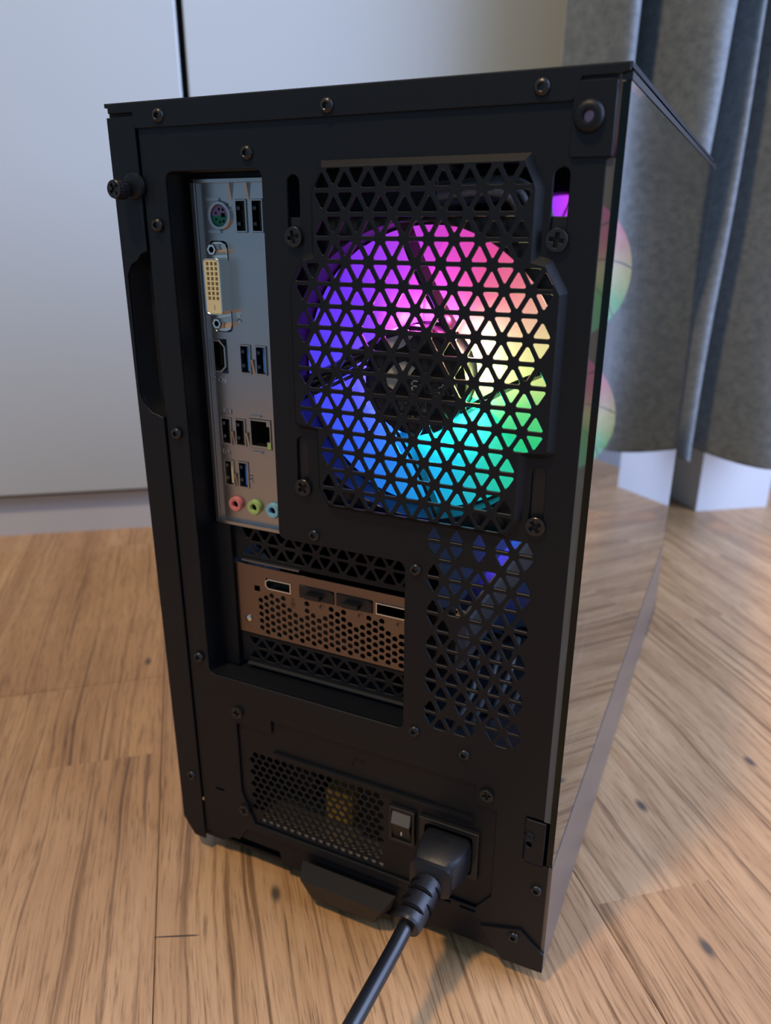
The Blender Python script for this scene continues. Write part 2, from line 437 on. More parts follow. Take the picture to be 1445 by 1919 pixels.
        if smooth:
            me.shade_smooth(); me.set_sharp_from_angle(angle=math.radians(smooth))
        o = bpy.data.objects.new(name, me); COL.objects.link(o)
        put(o, org, parent)
        return o

def put(o, org, parent):
    o.location = org
    if parent is not None:
        o.parent = parent; o.location = org - ORG[parent.name]
    ORG[o.name] = org

def root(name, x, y, z, label, cat, group=None):
    o = bpy.data.objects.new(name, None); COL.objects.link(o)
    o.empty_display_size = .02
    put(o, W(x, y, z), None)
    o['label'] = label; o['category'] = cat
    if group: o['group'] = group
    return o
def tag(o, label, cat=None):
    o['label'] = label
    if cat: o['category'] = cat
    return o
def clone(o, x, y, z, parent, rot=0.0):
    """copy of a one-mesh part, its origin moved to (x, y, z)"""
    c = o.copy(); COL.objects.link(c)
    put(c, W(x, y, z), parent)
    if rot: c.rotation_euler = (0, rot, 0)
    return c
def structure(o):
    o['kind'] = 'structure'; return o

def smooth_path(P, n=8):
    P = [Vector(p) for p in P]; out = []
    for i in range(len(P) - 1):
        p0, p1, p2, p3 = P[max(i - 1, 0)], P[i], P[i + 1], P[min(i + 2, len(P) - 1)]
        for k in range(n):
            t = k / n
            out.append(tuple(.5 * ((2 * p1) + (-p0 + p2) * t + (2 * p0 - 5 * p1 + 4 * p2 - p3) * t * t + (-p0 + 3 * p1 - 3 * p2 + p3) * t ** 3)))
    out.append(tuple(P[-1])); return out
def ring(cx, cz, rad, n=32, ph=0.0):
    return [(cx + rad * math.cos(ph + 2 * PI * i / n), cz + rad * math.sin(ph + 2 * PI * i / n)) for i in range(n)]
def rect(x0, x1, z0, z1, c=0.0):
    if not c: return [(x0, z0), (x1, z0), (x1, z1), (x0, z1)]
    k = c * .3
    return [(x0 + c, z0), (x1 - c, z0), (x1 - k, z0 + k), (x1, z0 + c), (x1, z1 - c), (x1 - k, z1 - k), (x1 - c, z1), (x0 + c, z1), (x0 + k, z1 - k), (x0, z1 - c), (x0, z0 + c), (x0 + k, z0 + k)]
def slot_poly(cx, z0, z1, w, n=8):
    r_ = w / 2
    return [(cx + r_ * math.cos(PI * i / n), z1 - r_ + r_ * math.sin(PI * i / n)) for i in range(n + 1)] + \
           [(cx - r_ * math.cos(PI * i / n), z0 + r_ - r_ * math.sin(PI * i / n)) for i in range(n + 1)]

PITCH, ROWH = 9.858, 8.537
def tri(cx, zb, up, bar=1.75, cut=.95):
    """rounded triangular vent hole in the band whose lower bar line is at zb"""
    h = bar / 2
    if up: pts = [(-(PITCH / 2) + 1.732 * h, h), (PITCH / 2 - 1.732 * h, h), (0, ROWH - 2 * h)]
    else: pts = [(-(PITCH / 2) + 1.732 * h, ROWH - h), (0, 2 * h), (PITCH / 2 - 1.732 * h, ROWH - h)]
    out = []
    for i in range(3):
        p, a, b = Vector(pts[i]), Vector(pts[i - 1]), Vector(pts[(i + 1) % 3])
        u, w_ = (a - p).normalized(), (b - p).normalized()
        out += [p + u * cut, p + (u + w_) * cut * .36, p + w_ * cut]
    return [(cx + q.x, zb + q.y) for q in out]

# ================================================================== the room
# ---- floor: laminate planks running towards the wardrobe
fl = MB()
c = [AB(-1500, -900), AB(1900, -900), AB(1900, 1300), AB(-1500, 1300)]
fl.add([(x, y, FLOOR - 3) for x, y in c] + [(x, y, FLOOR - 25) for x, y in c], [(0, 1, 2, 3), (7, 6, 5, 4), (0, 4, 5, 1), (1, 5, 6, 2), (2, 6, 7, 3), (3, 7, 4, 0)])
floor = structure(fl.build('floor', SUBFLOOR, origin=(0, 0, FLOOR)))
PANG = WALL_ANGLE + math.radians(3.5)
def PQ(a, b):
    return (a * math.cos(PANG) - b * math.sin(PANG), a * math.sin(PANG) + b * math.cos(PANG))
def plank(a0, a1, b0, b1):
    m_ = MB(); g = .25; e = .7
    def rr(i, z): return [(*PQ(a0 + g + i, b0 + g + i), z), (*PQ(a1 - g - i, b0 + g + i), z), (*PQ(a1 - g - i, b1 - g - i), z), (*PQ(a0 + g + i, b1 - g - i), z)]
    m_.loft([rr(0, FLOOR - 3), rr(0, FLOOR - e * .5), rr(e, FLOOR)])
    return m_.build('plank', WOOD, floor)
PW = 233.0
A0 = -183.0 - 5 * PW
for i in range(13):
    a0 = A0 + i * PW
    # ends staggered; the joint seen in front of the case falls at b = 75
    ends = {4: 330, 5: -420, 6: -300, 7: 820, 8: 415, 9: -60}.get(i, random.uniform(-500, 800))
    ks = [e_ for e_ in (ends - 1285, ends, ends + 1285) if -880 < e_ < 1150]
    cuts = [-880] + ks + [1150]
    for b0, b1 in zip(cuts, cuts[1:]):
        if b1 - b0 > 15: plank(a0, a0 + PW, b0, b1)

# a short dark crack printed across the plank in front of the case
m_ = MB(); q0, q1 = Vector(AB(-187.6, 61.8)), Vector(AB(-164.5, 58.8)); nn_ = Vector((0, 1)) * .55
m_.loft([[(p.x + k * nn_.x * w_, p.y + k * nn_.y * w_, FLOOR + .03) for k, w_ in ((-1, t_), (1, t_))] for p, t_ in ((q0, .6), (q0.lerp(q1, .25), .9), (q0.lerp(q1, .6), 1.1), (q0.lerp(q1, .9), .9), (q1, .1))], caps=False, closed=False)
m_.build('crack', mat('dark_filler', (.05, .035, .025), .7), floor)

# ---- walls beside and behind the wardrobe
def abbox(m_, a0, a1, b0, b1, z0, z1, k=0):
    q = [AB(a0, b0), AB(a1, b0), AB(a1, b1), AB(a0, b1)]
    m_.add([(x, y, z0) for x, y in q] + [(x, y, z1) for x, y in q], [(3, 2, 1, 0), (4, 5, 6, 7), (0, 1, 5, 4), (1, 2, 6, 5), (2, 3, 7, 6), (3, 0, 4, 7)], k)
    return m_
structure(abbox(MB(), 277, 1900, 668, 690, FLOOR, 2400).build('wall_back', WALLG))
structure(abbox(MB(), 452, 556, 598, 668, FLOOR, 2400).build('wall_pier', WALLM))

# ---- wardrobe
wr = root('wardrobe', *AB(-300, 660), FLOOR, 'tall white gloss wardrobe with flat doors and a dark gap between them, behind the computer', 'wardrobe')
abbox(MB(), -1350, 272, 676, 1250, 38, 2250).build('carcass', DARK, wr)  # coloured black to put in the shade of the door gap
abbox(MB(), -1350, 268, 668, 690, FLOOR, 38).build('plinth', PLINTH, wr)
def door(a0, a1):
    m_ = MB(); e = 1.5
    def rr(i, b): return [(*AB(a0 + i, b), 44 + i), (*AB(a1 - i, b), 44 + i), (*AB(a1 - i, b), 2240 - i), (*AB(a0 + i, b), 2240 - i)]
    m_.loft([rr(0, 675), rr(0, 655 + e), rr(e * .3, 655 + e * .3), rr(e, 655)])
    return m_.build('door', FRONT, wr)
door(-920, -166.5); door(-159.5, 274)
door(-1345, -927)

# ---- curtain: deep vertical folds, hem a hand's width above the floor
VAL = [(205, 205), (268, 250), (366, 322), (404, 379), (532, 526)]
def curtain():
    m_ = MB(); na, nz = 200, 44; z1 = 2150
    hem = lambda a: 106 - 7 * math.sin((a - 395) / 44) - 3 * math.sin(a / 17)
    vs = []
    for j in range(nz + 1):
        t = (j / nz) ** 1.8
        for i in range(na + 1):
            u = i / na * (len(VAL) - 1)
            k = min(int(u), len(VAL) - 2); w_ = u - k
            hd_ = 13 * math.sin(PI * w_)
            z = (4 + hem(205 + (530 - 205) * i / na) - hd_) * (1 - t) + z1 * t
            zz = min(max((z - 110) / 430, 0), 1.25)
            a_l = VAL[k][1] + (VAL[k][0] - VAL[k][1]) * zz
            a_r = VAL[k + 1][1] + (VAL[k + 1][0] - VAL[k + 1][1]) * zz
            width = a_r - a_l
            sn = math.sin(PI * w_)
            amp = min(105, 36 + width * .68)
            b = 562 - amp * sn ** 1.0 + 5 * math.sin(z / 140 + k * 1.7) * sn + 3 * math.sin(7 * w_ + z / 60)
            a = a_l + width * w_ + 5 * math.sin(z / 210 + k) * sn
            vs.append((*AB(a, b), z))
    n = na + 1
    fs = [(j * n + i, j * n + i + 1, (j + 1) * n + i + 1, (j + 1) * n + i) for j in range(nz) for i in range(na)]
    m_.add(vs, fs)
    o = m_.build('curtain', CLOTH, smooth=80)
    s_ = o.modifiers.new('cloth_thickness', 'SOLIDIFY'); s_.thickness = .0016
    return o
cu_ = curtain()
tag(cu_, 'grey green floor-length curtain hanging in deep folds to the right of the wardrobe', 'curtain')

# ================================================================== the computer
pc = root('desktop_computer', -106, 200, FLOOR, 'black tower computer seen from behind, with a glowing rainbow rear fan and glass side panel', 'computer')

# ---- rear panel
REC = [(-187, 116), (-74.3, 116), (-74.3, 202), (-138.6, 202), (-138.6, 360), (-187, 360)]
def soften(poly, rad):
    out = []; n = len(poly)
    for i in range(n):
        p, a, b = Vector(poly[i]), Vector(poly[i - 1]), Vector(poly[(i + 1) % n])
        u, w_ = (a - p).normalized(), (b - p).normalized()
        out += [tuple(p + u * rad), tuple(p + (u + w_) * rad * .3), tuple(p + w_ * rad)]
    return out
RECS = soften(REC, 3.0)
FC = -70.2
GR_OUT = [(41, 362.2), (46.2, 351.5), (46.2, 329), (50.5, 328), (57.2, 317), (57.2, 258.5), (54.5, 256.3), (46.6, 255.5), (46.2, 230), (41, 221.5)]
GR_OUT = [(FC + x, z) for x, z in GR_OUT] + [(FC - x, z) for x, z in reversed(GR_OUT)]
def inset(poly, dlt):
    n = len(poly); out = []
    area = sum(poly[i][0] * poly[(i + 1) % n][1] - poly[(i + 1) % n][0] * poly[i][1] for i in range(n))
    sg = 1 if area > 0 else -1
    for i in range(n):
        p, a, b = Vector(poly[i]), Vector(poly[i - 1]), Vector(poly[(i + 1) % n])
        e1, e2 = (p - a).normalized(), (b - p).normalized()
        n1, n2 = Vector((-e1.y, e1.x)) * sg, Vector((-e2.y, e2.x)) * sg
        k = (n1 + n2); k = k / max(k.length_squared / 2, .6)
        out.append(tuple(p + k * dlt))
    return out
GR_IN = inset(GR_OUT, 2.5)

holes = [RECS, inset(GR_OUT, .8)]
for sx in (-124.2, -18.7):
    holes.append(slot_poly(sx, 331.8, 357.5, 5.6)); holes.append(slot_poly(sx, 226.5, 252.5, 5.6))
# lower vent
miss = {(0, 'u'): (1, 2), (4, 'd'): (1,), (9, 'u'): (1,), (10, 'u'): (2,)}
ZB = 214.5
vent = []
for b in range(-1, 11):
    zb = ZB - (b + 1) * ROWH
    five, four = ('u', 'd') if b % 2 else ('d', 'u')
    if b == -1:
        vent += [[(x, min(z, 220.9 - .01 * abs(x + 61 - PITCH * k))) for x, z in tri(-61 + PITCH * k, zb, True)] for k in range(5)]
        vent += [[(x, min(z, 220.8)) for x, z in tri(-26.3, zb, False)]]
        continue
    for k in range(5):
        if k not in miss.get((b, five), ()): vent.append(tri(-60.85 + PITCH * k, zb, five == 'u'))
    for k in range(4):
        if k not in miss.get((b, four), ()): vent.append(tri(-55.92 + PITCH * k, zb, four == 'u'))
holes += vent
# power supply opening, small slits and punched holes
PSU = [(-149.5, 97), (-149.5, 89), (-171.8, 89), (-171.8, 43.5), (-164, 23.5), (-34, 23.5), (-26.5, 34), (-26.5, 86), (-37, 86), (-37, 97)]
holes.append(list(reversed(PSU)))
holes.append(rect(-189.5, -184, 38.8, 40.4))
holes += [rect(-70, -62, 19.8, 21.2), rect(-58, -47, 20.6, 21.9), rect(-42, -34, 20.2, 21.4)]
holes.append(ring(-11, 372, 1.9, 16))
outer = [(-199.3, 6), (-199.3, 384), (-2.6, 384), (-2.6, 360), (-4.4, 359), (-4.4, 88.5), (-12.6, 88.5), (-12.6, 62.8), (.6, 62.8), (.6, 10.5), (-11, 21), (-19, 18.3), (-21, 14.8), (-31, 14.6), (-31, 17), (-77, 18), (-170, 18), (-176, 8)]
rear = MB().plate(outer, holes, 0, 1.5, .3).build('rear_panel', BLACK, pc)
tag(rear, 'black perforated steel rear panel')
# column beside the left seam bulges slightly before the recess
m_ = MB(); n = 7
m_.loft([[(-199.3 + 12.4 * i / n, 1.2 - 1.25 * math.sin(PI * i / n), z) for i in range(n + 1)] + [(-187, 1.3, z), (-199.3, 1.3, z)] for z in (118, 358)])
m_.build('panel_rib', BLACK, rear, smooth=60)
# recess walls and its floor
m_ = MB()
m_.loft([[(x, y, z) for x, z in RECS] for y in (.9, 17.0)], caps=False)
m_.build('recess_wall', BLACK, rear, smooth=40)

# ---- fan grille: raised plateau with its own triangles
gh = []
for r_ in range(16):
    zt = 360.0 - ROWH * r_ - .06; zb = zt - ROWH
    wide = 4 <= r_ <= 11
    nb = 11 if wide else 9
    big, small = ('u', 'd') if r_ % 2 == 0 else ('d', 'u')
    x0 = FC - PITCH * (nb - 1) / 2
    gh += [tri(x0 + PITCH * k, zb, big == 'u') for k in range(nb)]
    gh += [tri(x0 + PITCH / 2 + PITCH * k, zb, small == 'u') for k in range(nb - 1)]
m_ = MB().plate(GR_IN, gh, -3.0, -1.9, .2)
gk = m_.build('fan_grille', BLACK, pc)
tag(gk, 'raised black grille of triangular holes over the fan')
m_ = MB().loft([[(x, .1, z) for x, z in GR_OUT], [(x, -2.75, z) for x, z in GR_IN], [(x, -2.2, z) for x, z in inset(GR_OUT, 2.9)]], caps=False)
m_.build('grille_rim', BLACK, gk)

# ---- rivets and screws
def rivet(x, z, y=0.0):
    m_ = MB().lathe_y(x, z, [(2.9, y + .1), (2.75, y - .7), (2.2, y - 1.3), (1.5, y - 1.5), (1.2, y - 1.3), (1.1, y - .3)], 20)
    return m_.build('rivet', BLACK2, rear, smooth=50, origin=(x, y, z))
rv = rivet(-186.7, 381, -1.0)
for x, z, y in ((-107.5, 380.3, -1), (-27.1, 381.3, -1), (-144.9, 365.8, 0), (-192.8, 338.9, -.8), (-193.1, 246.3, -.8), (-192.4, 124.8, -.8), (-119.5, 206.9, 0), (-69.2, 199.8, 0),
                (-68.4, 116.7, 0), (-43.4, 111.7, 0), (-5.1, 47.8, 0), (-13.7, 15.4, -1.1), (-205.6, 43.7, -1)):
    clone(rv, x, y, z, rear)

def cross_head(x, z, y, rad, name, mt=BLACK2, parent=None):
    a, b = rad * .62, rad * .17
    cr = [(-b, -a), (b, -a), (b, -b), (a, -b), (a, b), (b, b), (b, a), (-b, a), (-b, b), (-a, b), (-a, -b), (-b, -b)]
    th = .25; cr = [(x + p * math.cos(th) - q * math.sin(th), z + p * math.sin(th) + q * math.cos(th)) for p, q in cr]
    m_ = MB().plate(ring(x, z, rad, 28), [list(reversed(cr))], y - 1.7, y - .5, .25)
    m_.lathe_y(x, z, [(rad * .95, y - .6), (rad * .95, y + .1)], 24, 1)
    return m_.build(name, [mt, DARK], parent or pc, smooth=40, origin=(x, y, z))
fs_ = cross_head(-124.1, 334.6, 0, 4.0, 'fan_screw')
for x, z in ((-18.6, 334.3), (-123.9, 229.4), (-18.5, 228.6)): clone(fs_, x, 0, z, pc, rot=random.uniform(-.6, .6))
psc = cross_head(-31.4, 93.6, 0, 3.3, 'case_screw')
for x, z in ((-170, 96.6), (-170, 31.9)): clone(psc, x, 0, z, pc, rot=random.uniform(-.6, .6))

# ---- left steel side panel with finger recess and thumbscrew
CUT = [(-199.8, 328.3), (-203.5, 327), (-205.6, 324.5), (-209.5, 322.5), (-212.2, 318), (-212.6, 290), (-212.9, 264), (-211, 259.5), (-206.5, 255.4), (-199.8, 253.4)]
m_ = MB()
m_.plate([(-214.6, 11.5), (-207.4, .2), (-199.8, .2)] + list(reversed(CUT)) + [(-199.8, 381.4), (-214.6, 381.4)], [], -1.2, 0, .2)
m_.box(-214.6, -213.4, -1.0, 385, 12, 381.4)
sp_ = m_.build('side_panel', BLACK, pc, smooth=30)
tag(sp_, 'plain black steel side panel with a finger recess')
m_ = MB()
m_.loft([[(x, y, z) for x, z in CUT] for y in (-1.0, .3)] + [[(x * .45 + -203.5 * .55, 7, z * .97 + 290.8 * .03) for x, z in CUT]], caps=False, closed=False)
m_.build('finger_recess', BLACK, sp_, smooth=50)
# recess behind the cut-out
MB().box(-213.3, -199.0, 7.2, 8.0, 240, 340).build('recess_back', DARK, sp_)

m_ = MB()
tx_, tz_ = -206.3, 353.2
prof = [(2.6, -1), (2.6, -4.2)]
m_.lathe_y(tx_, tz_, prof, 20)
kn = []
for y_, sc in ((-4.2, .92), (-4.8, 1.0), (-8.6, 1.0), (-9.3, .95)):
    kn.append([(tx_ + (3.9 + (.22 if i % 2 else 0)) * sc * math.cos(2 * PI * i / 40), y_, tz_ + (3.9 + (.22 if i % 2 else 0)) * sc * math.sin(2 * PI * i / 40)) for i in range(40)])
m_.loft(kn)
ts = m_.build('thumbscrew', BLACK2, pc, smooth=35)
m_ = MB()
a, b = 2.6, .65
cr = [(-b, -a), (b, -a), (b, -b), (a, -b), (a, b), (b, b), (b, a), (-b, a), (-b, b), (-a, b), (-a, -b), (-b, -b)]
cr = [(tx_ + .8 * p - .6 * q, tz_ + .6 * p + .8 * q) for p, q in cr]
m_.plate(ring(tx_, tz_, 3.7, 24), [cr], -10.4, -9.2, .2)
m_.build('screw_head', BLACK2, ts, smooth=40)
m_ = MB().lathe_y(tx_ + 3.4, tz_ + 1.5, [(5.6, -1.1), (5.2, -2.4), (4.0, -2.9), (.1, -2.9)], 24)
m_.build('washer_boss', BLACK, ts, smooth=50)

# ---- top cover
m_ = MB()
tp = [(-213.6, 383.0), (-213.6, 386.6), (.6, 386.6), (.6, 384.4), (-2.4, 383.6), (-14.2, 383.6), (-15.4, 381.5), (-15.6, 378.5), (-17.0, 376.8), (-199.6, 376.8), (-200.4, 383.0)]
m_.plate(tp, [], -1.2, 0, .2)
m_.box(-215.2, 1.0, -1.0, 412, 385.2, 386.8)
tc_ = m_.build('top_cover', BLACK, pc, smooth=30)
MB().box(-2.2, 1.2, .5, 412, 381.9, 384.2).build('edge_trim', BLACK2, tc_)

MB().box(-214.4, -198, .6, 40, 380.6, 385.4).build('cover_lip', DARK, tc_)

# ---- glass side panel (right) with its steel mounting tabs
GX0, GX1 = -1.5, 1.2
m_ = MB()
m_.box(GX0, GX1, -.6, 424, 64.2, 381.4)
gp = m_.build('glass_panel', [GLASS, GLASSEDGE], pc)
tag(gp, 'clear tinted glass side panel')
for p_ in gp.data.polygons:
    if abs(p_.normal.x) < .5: p_.material_index = 1
# half-clear grey strip added in the gap to carry light like the pane's edge
MB().box(-4.5, -1.55, .3, .9, 88, 359.6).build('polished_edge', FROST, gp)
m_ = MB()
m_.plate(rect(-16.6, -2.8, 360, 382.4, .8), [ring(-11, 372, 1.9, 16)], -1.1, -.1, .2)
m_.lathe_y(-11, 372.0, [(5.2, -1.0), (4.9, -2.4), (4.0, -3.3), (2.6, -3.6), (1.9, -3.4), (1.8, -1.0)], 28)
m_.build('upper_tab', BLACK, gp, smooth=45)
MB().lathe_y(-11, 372, [(1.75, -1.6), (1.75, -.4)], 16).build('nut', HOLEPINK, gp)  # disc takes the hole's pink reflected light as its colour
m_ = MB()
m_.plate([(-12.2, 63.4), (-3.2, 63.4), (-3.2, 87.6), (-12.2, 87.6)], [ring(-10.3, 73.4, 1.5, 14)], -.7, .3, .2)
m_.lathe_y(-10.4, 78.2, [(2.4, -.6), (2.1, -1.5), (1.0, -2.0), (.05, -2.1)], 20)
m_.build('lower_tab', BLACK, gp, smooth=45)

# ---- lower skirt on the right, and front panel
m_ = MB()
m_.box(-.4, 1.4, 0, 424, -.5, 63.8)
sk = m_.build('side_skirt', SKIRT, pc)
MB().prism([(-31, 14.4), (-18.8, -1.6), (1.4, -.6), (1.4, 10.6), (-10.8, 21.2), (-19, 18.4)], -1.2, .1).build('corner_tab', BLACK, sk)
m_ = MB()
prof = [(412, 386.6), (424, 386.0), (430, 380), (431, 60), (434, 6), (438, -9.6), (380, -9.6), (376, -2), (398, -1), (398, 386.6)]
m_.loft([[(x, y, z) for y, z in prof] for x in (-214, 1.0)])
fp = m_.build('front_panel', PLASTIC, pc, smooth=35)
tag(fp, 'black plastic front panel')

# ---- underside: pan, lip, feet, dust filter
m_ = MB()
m_.box(-206, -1, 4, 400, -1, 1)
m_.plate([(-207, .2), (-189, .4), (-185.2, 3.6), (-179, 7.4), (-176, 8), (-150, 8), (-148, 0), (-31, -1), (-19, -1.4), (-19, 24), (-207, 24)], [], 2.0, 3.4, .2)
m_.build('base_pan', BLACK, pc)
for x, y in ((-185, 45), (-28, 45), (-185, 360), (-28, 360)):
    m2 = MB(); m2.loft([[(x + r_ * math.cos(2 * PI * i / 20), y + r_ * math.sin(2 * PI * i / 20), z) for i in range(20)] for r_, z in ((11, 0), (10.5, -7), (9, FLOOR))])
    m2.build('foot', RUBBER, pc, smooth=50)
m_ = MB()
m_.hexa([(-133, -1, 12), (-128.5, -11, 9.5), (-80.5, -11, 9.5), (-76.5, -1, 12), (-130, 0, 0), (-123, -9, -2.5), (-86, -9, -2.5), (-80, 0, 0)])
m_.box(-131, -79, -3, 190, -4, 0)
df = m_.build('dust_filter', PLASTIC, pc)
tag(df, 'black pull-out dust filter handle')

# ---- rear fan
FX, FZ = -71.2, 282.0
def fan(x, z, y0, blade_material, overlap):
    """120 mm fan; y0 is the face turned to the viewer, overlap the share of its sector each blade fills"""
    fr_ = MB()
    fr_.plate(rect(x - 60, x + 60, z - 60, z + 60, 4), [ring(x, z, 58.6, 64)] + [ring(x + sx * 52.5, z + sz * 52.5, 2.2, 12) for sx in (-1, 1) for sz in (-1, 1)], y0, y0 + 3.5, .3)
    fr_.plate(rect(x - 60, x + 60, z - 60, z + 60, 4), [ring(x, z, 58.6, 64)], y0 + 21.5, y0 + 25, .3)
    fr_.loft([[(x + 59.9 * math.cos(2 * PI * i / 64), y_, z + 59.9 * math.sin(2 * PI * i / 64)) for i in range(64)] for y_ in (y0 + 3, y0 + 22)], caps=False)
    fr_.loft([[(x + 58.6 * math.cos(2 * PI * i / 64), y_, z + 58.6 * math.sin(2 * PI * i / 64)) for i in range(64)] for y_ in (y0 + 3, y0 + 22)], caps=False)
    f_ = fr_.build('case_fan', PLASTIC, pc, smooth=40, origin=(x, y0 + 12, z))
    bl = []
    nb = 9
    for k in range(nb):
        m_ = MB(); rows = []
        nr, nt_ = 9, 10
        for i in range(nr + 1):
            r_ = 21 + (57.4 - 21) * i / nr
            sweep = .30 * ((r_ - 21) / 36) ** 1.3
            span = 2 * PI / nb * overlap
            rows.append([(r_ * math.cos(t), yy, r_ * math.sin(t)) for t, yy in
                         [(2 * PI * k / nb - sweep + span * (j / nt_ - .5), y0 + 13.5 + 1.7 * (j / nt_ - .5) + .3 * math.sin(PI * j / nt_)) for j in range(nt_ + 1)]])
        top = [(x + p[0], p[1], z + p[2]) for row in rows for p in row]
        nn = nt_ + 1
        bot = [(p[0], p[1] + .6, p[2]) for p in top]
        N_ = len(top)
        fsx = [(i * nn + j, i * nn + j + 1, (i + 1) * nn + j + 1, (i + 1) * nn + j) for i in range(nr) for j in range(nt_)]
        fsx += [tuple(N_ + q for q in reversed(fq)) for fq in fsx]
        rim = [j for j in range(nn)] + [(i + 1) * nn + nt_ for i in range(nr)] + [nr * nn + j for j in range(nt_ - 1, -1, -1)] + [i * nn for i in range(nr - 1, 0, -1)]
        fsx += [(rim[i], N_ + rim[i], N_ + rim[(i + 1) % len(rim)], rim[(i + 1) % len(rim)]) for i in range(len(rim))]
        m_.add(top, fsx)
        o = m_.build('blade', blade_material, f_, smooth=60, origin=(x, y0 + 12, z))
        bl.append(o)
    return f_
rf = fan(FX, FZ, 1.6, BLADE, 1.12)
tag(rf, 'round fan glowing in rainbow colours behind the grille')
HX, HZ = -72.6, 280.4
m_ = MB().lathe_y(HX, HZ, [(20.5, 22), (21.6, 12), (22.3, 4.2), (21.8, 3.2), (20.0, 3.0), (.05, 3.0)], 48)
hub = m_.build('hub', PLASTIC, rf, smooth=40)
m_ = MB()
m_.lathe_y(HX, HZ, [(19.6, 2.95), (19.6, 2.85), (.05, 2.85)], 48)
m_.prism([(-85.2, 282.3), (-81.4, 286.6), (-76.5, 288.4), (-72.0, 286.0), (-75.4, 281.6), (-81.5, 276.5), (-84.1, 277.9)], 2.75, 2.85, 1)
m_.prism([(-84.7, 296.6), (-79.4, 298.4), (-73.2, 298.4), (-77.0, 294.2), (-81.9, 291.8), (-85.0, 293.6)], 2.75, 2.85, 1)  # second white patch, above the logo shape
m_.text('Fractal', -73.4, 276.5, 2.83, 5.7, 1, pen=.15)
m_.text('1200 RPM / 12V', -84.4, 270.8, 2.83, 2.0, 2)
m_.text('0.18 A / 0.30 A LED', -84.2, 268.7, 2.78, 1.85, 2)
m_.text('DESIGNED IN SWEDEN', -79.6, 265.6, 2.78, 1.25, 2)
m_.text('C', -66.2, 271.0, 2.78, 1.7, 2); m_.text('CE', -66.2, 268.6, 2.78, 2.3, 2)
m_.box(-67.4, -67.2, 2.75, 2.85, 268.4, 272.6, 2)
m_.box(-84, -56, 2.78, 2.85, 273.3, 273.45, 2)
hl = m_.build('hub_label', [LABEL, WHITEINK, GREYINK], rf, smooth=40)
tag(hl, 'black hub sticker with white print')
for k in range(4):
    m_ = MB(); t0 = math.radians(56.5 + 90 * k); t1 = math.radians(99.4 + 90 * k)
    pts = []
    for i in range(9):
        s_ = i / 8
        p = Vector((22 * math.cos(t0), 22 * math.sin(t0))).lerp(Vector((58.9 * math.cos(t1), 58.9 * math.sin(t1))), s_)
        tn = Vector((58.9 * math.cos(t1) - 22 * math.cos(t0), 58.9 * math.sin(t1) - 22 * math.sin(t0))).normalized()
        nm = Vector((-tn.y, tn.x))
        p = p + nm * 1.5 * math.sin(PI * s_) + Vector((FX, FZ))
        w0 = .75 if k != 1 else 2.4
        pts.append([(p.x - nm.x * w0, 3.0, p.y - nm.y * w0), (p.x + nm.x * w0, 3.0, p.y + nm.y * w0), (p.x + nm.x * w0 - nm.x * 1.6, 11.5, p.y + nm.y * w0 - nm.y * 1.6), (p.x - nm.x * w0 - nm.x * 1.6, 11.5, p.y - nm.y * w0 - nm.y * 1.6)])
    m_.loft(pts)
    m_.build('strut', PLASTIC, rf, smooth=40)
for q in range(4):      # ribbon of wires along the left strut
    m_ = MB(); pts = []
    for i in range(9):
        s_ = i / 8
        p = Vector((-93.0, 287.6)).lerp(Vector((-126.0, 271.6)), s_)
        pts.append((p.x - .40 * (q - 1.5) * 2.1, 2.2 + .5 * math.sin(3 * s_ + q), p.y + .92 * (q - 1.5) * 2.1))
    m_.tube(pts, .75, 8).build('fan_wire', WIRE, rf, smooth=60)
# the ring of LEDs round the hub that feeds the blades
for k in range(12):
    t = 2 * PI * k / 12 + .1
    deg = math.degrees(t) % 360
    j = max(i for i in range(len(RAINBOW)) if RAINBOW[i][0] <= deg)
    col = lin(RAINBOW[j][1])
    mx = max(col); col = tuple(c_ / mx for c_ in col)
    l = bpy.data.lights.new('fan_led', 'POINT'); l.energy = .06; l.color = col; l.shadow_soft_size = .0022
    o = bpy.data.objects.new('fan_led', l); COL.objects.link(o)
    put(o, W(FX + 25.5 * math.cos(t), 9.5, FZ + 25.5 * math.sin(t)), rf)

# ---- two front intake fans
for zc in (306, 188):
    f2 = fan(-104.5, zc, 368, BLADE_F, .95)
    tag(f2, 'round front fan glowing behind the glass')
    MB().lathe_y(-104.5, zc, [(20.5, 390), (21.6, 376), (21.8, 370), (20, 369.6), (.05, 369.6)], 32).build('hub', PLASTIC, f2, smooth=40)

# ---- motherboard with its I/O shield
mb = MB().box(-187.6, -186.0, 19, 268, 118, 364).build('motherboard', PCB, pc)
m_ = MB()
for x0, x1, y0, y1, z0, z1 in ((-186, -160, 22, 60, 318, 358), (-186, -158, 70, 150, 338, 362), (-186, -172, 150, 158, 220, 352), (-186, -172, 162, 170, 220, 352)):
    m_.box(x0, x1, y0, y1, z0, z1)
    if y1 - y0 > 20:
        for q in range(8): m_.box(x1, x1 + 4, y0 + 1 + q * (y1 - y0) / 8, y0 + 3 + q * (y1 - y0) / 8, z0, z1)
m_.build('heatsink', GREYM, mb)
m_ = MB()
for q in range(22): m_.box(-180, -58, 118 + q * 2.4, 118.6 + q * 2.4, 232, 344)
m_.build('cooler_fins', GREYM, mb)

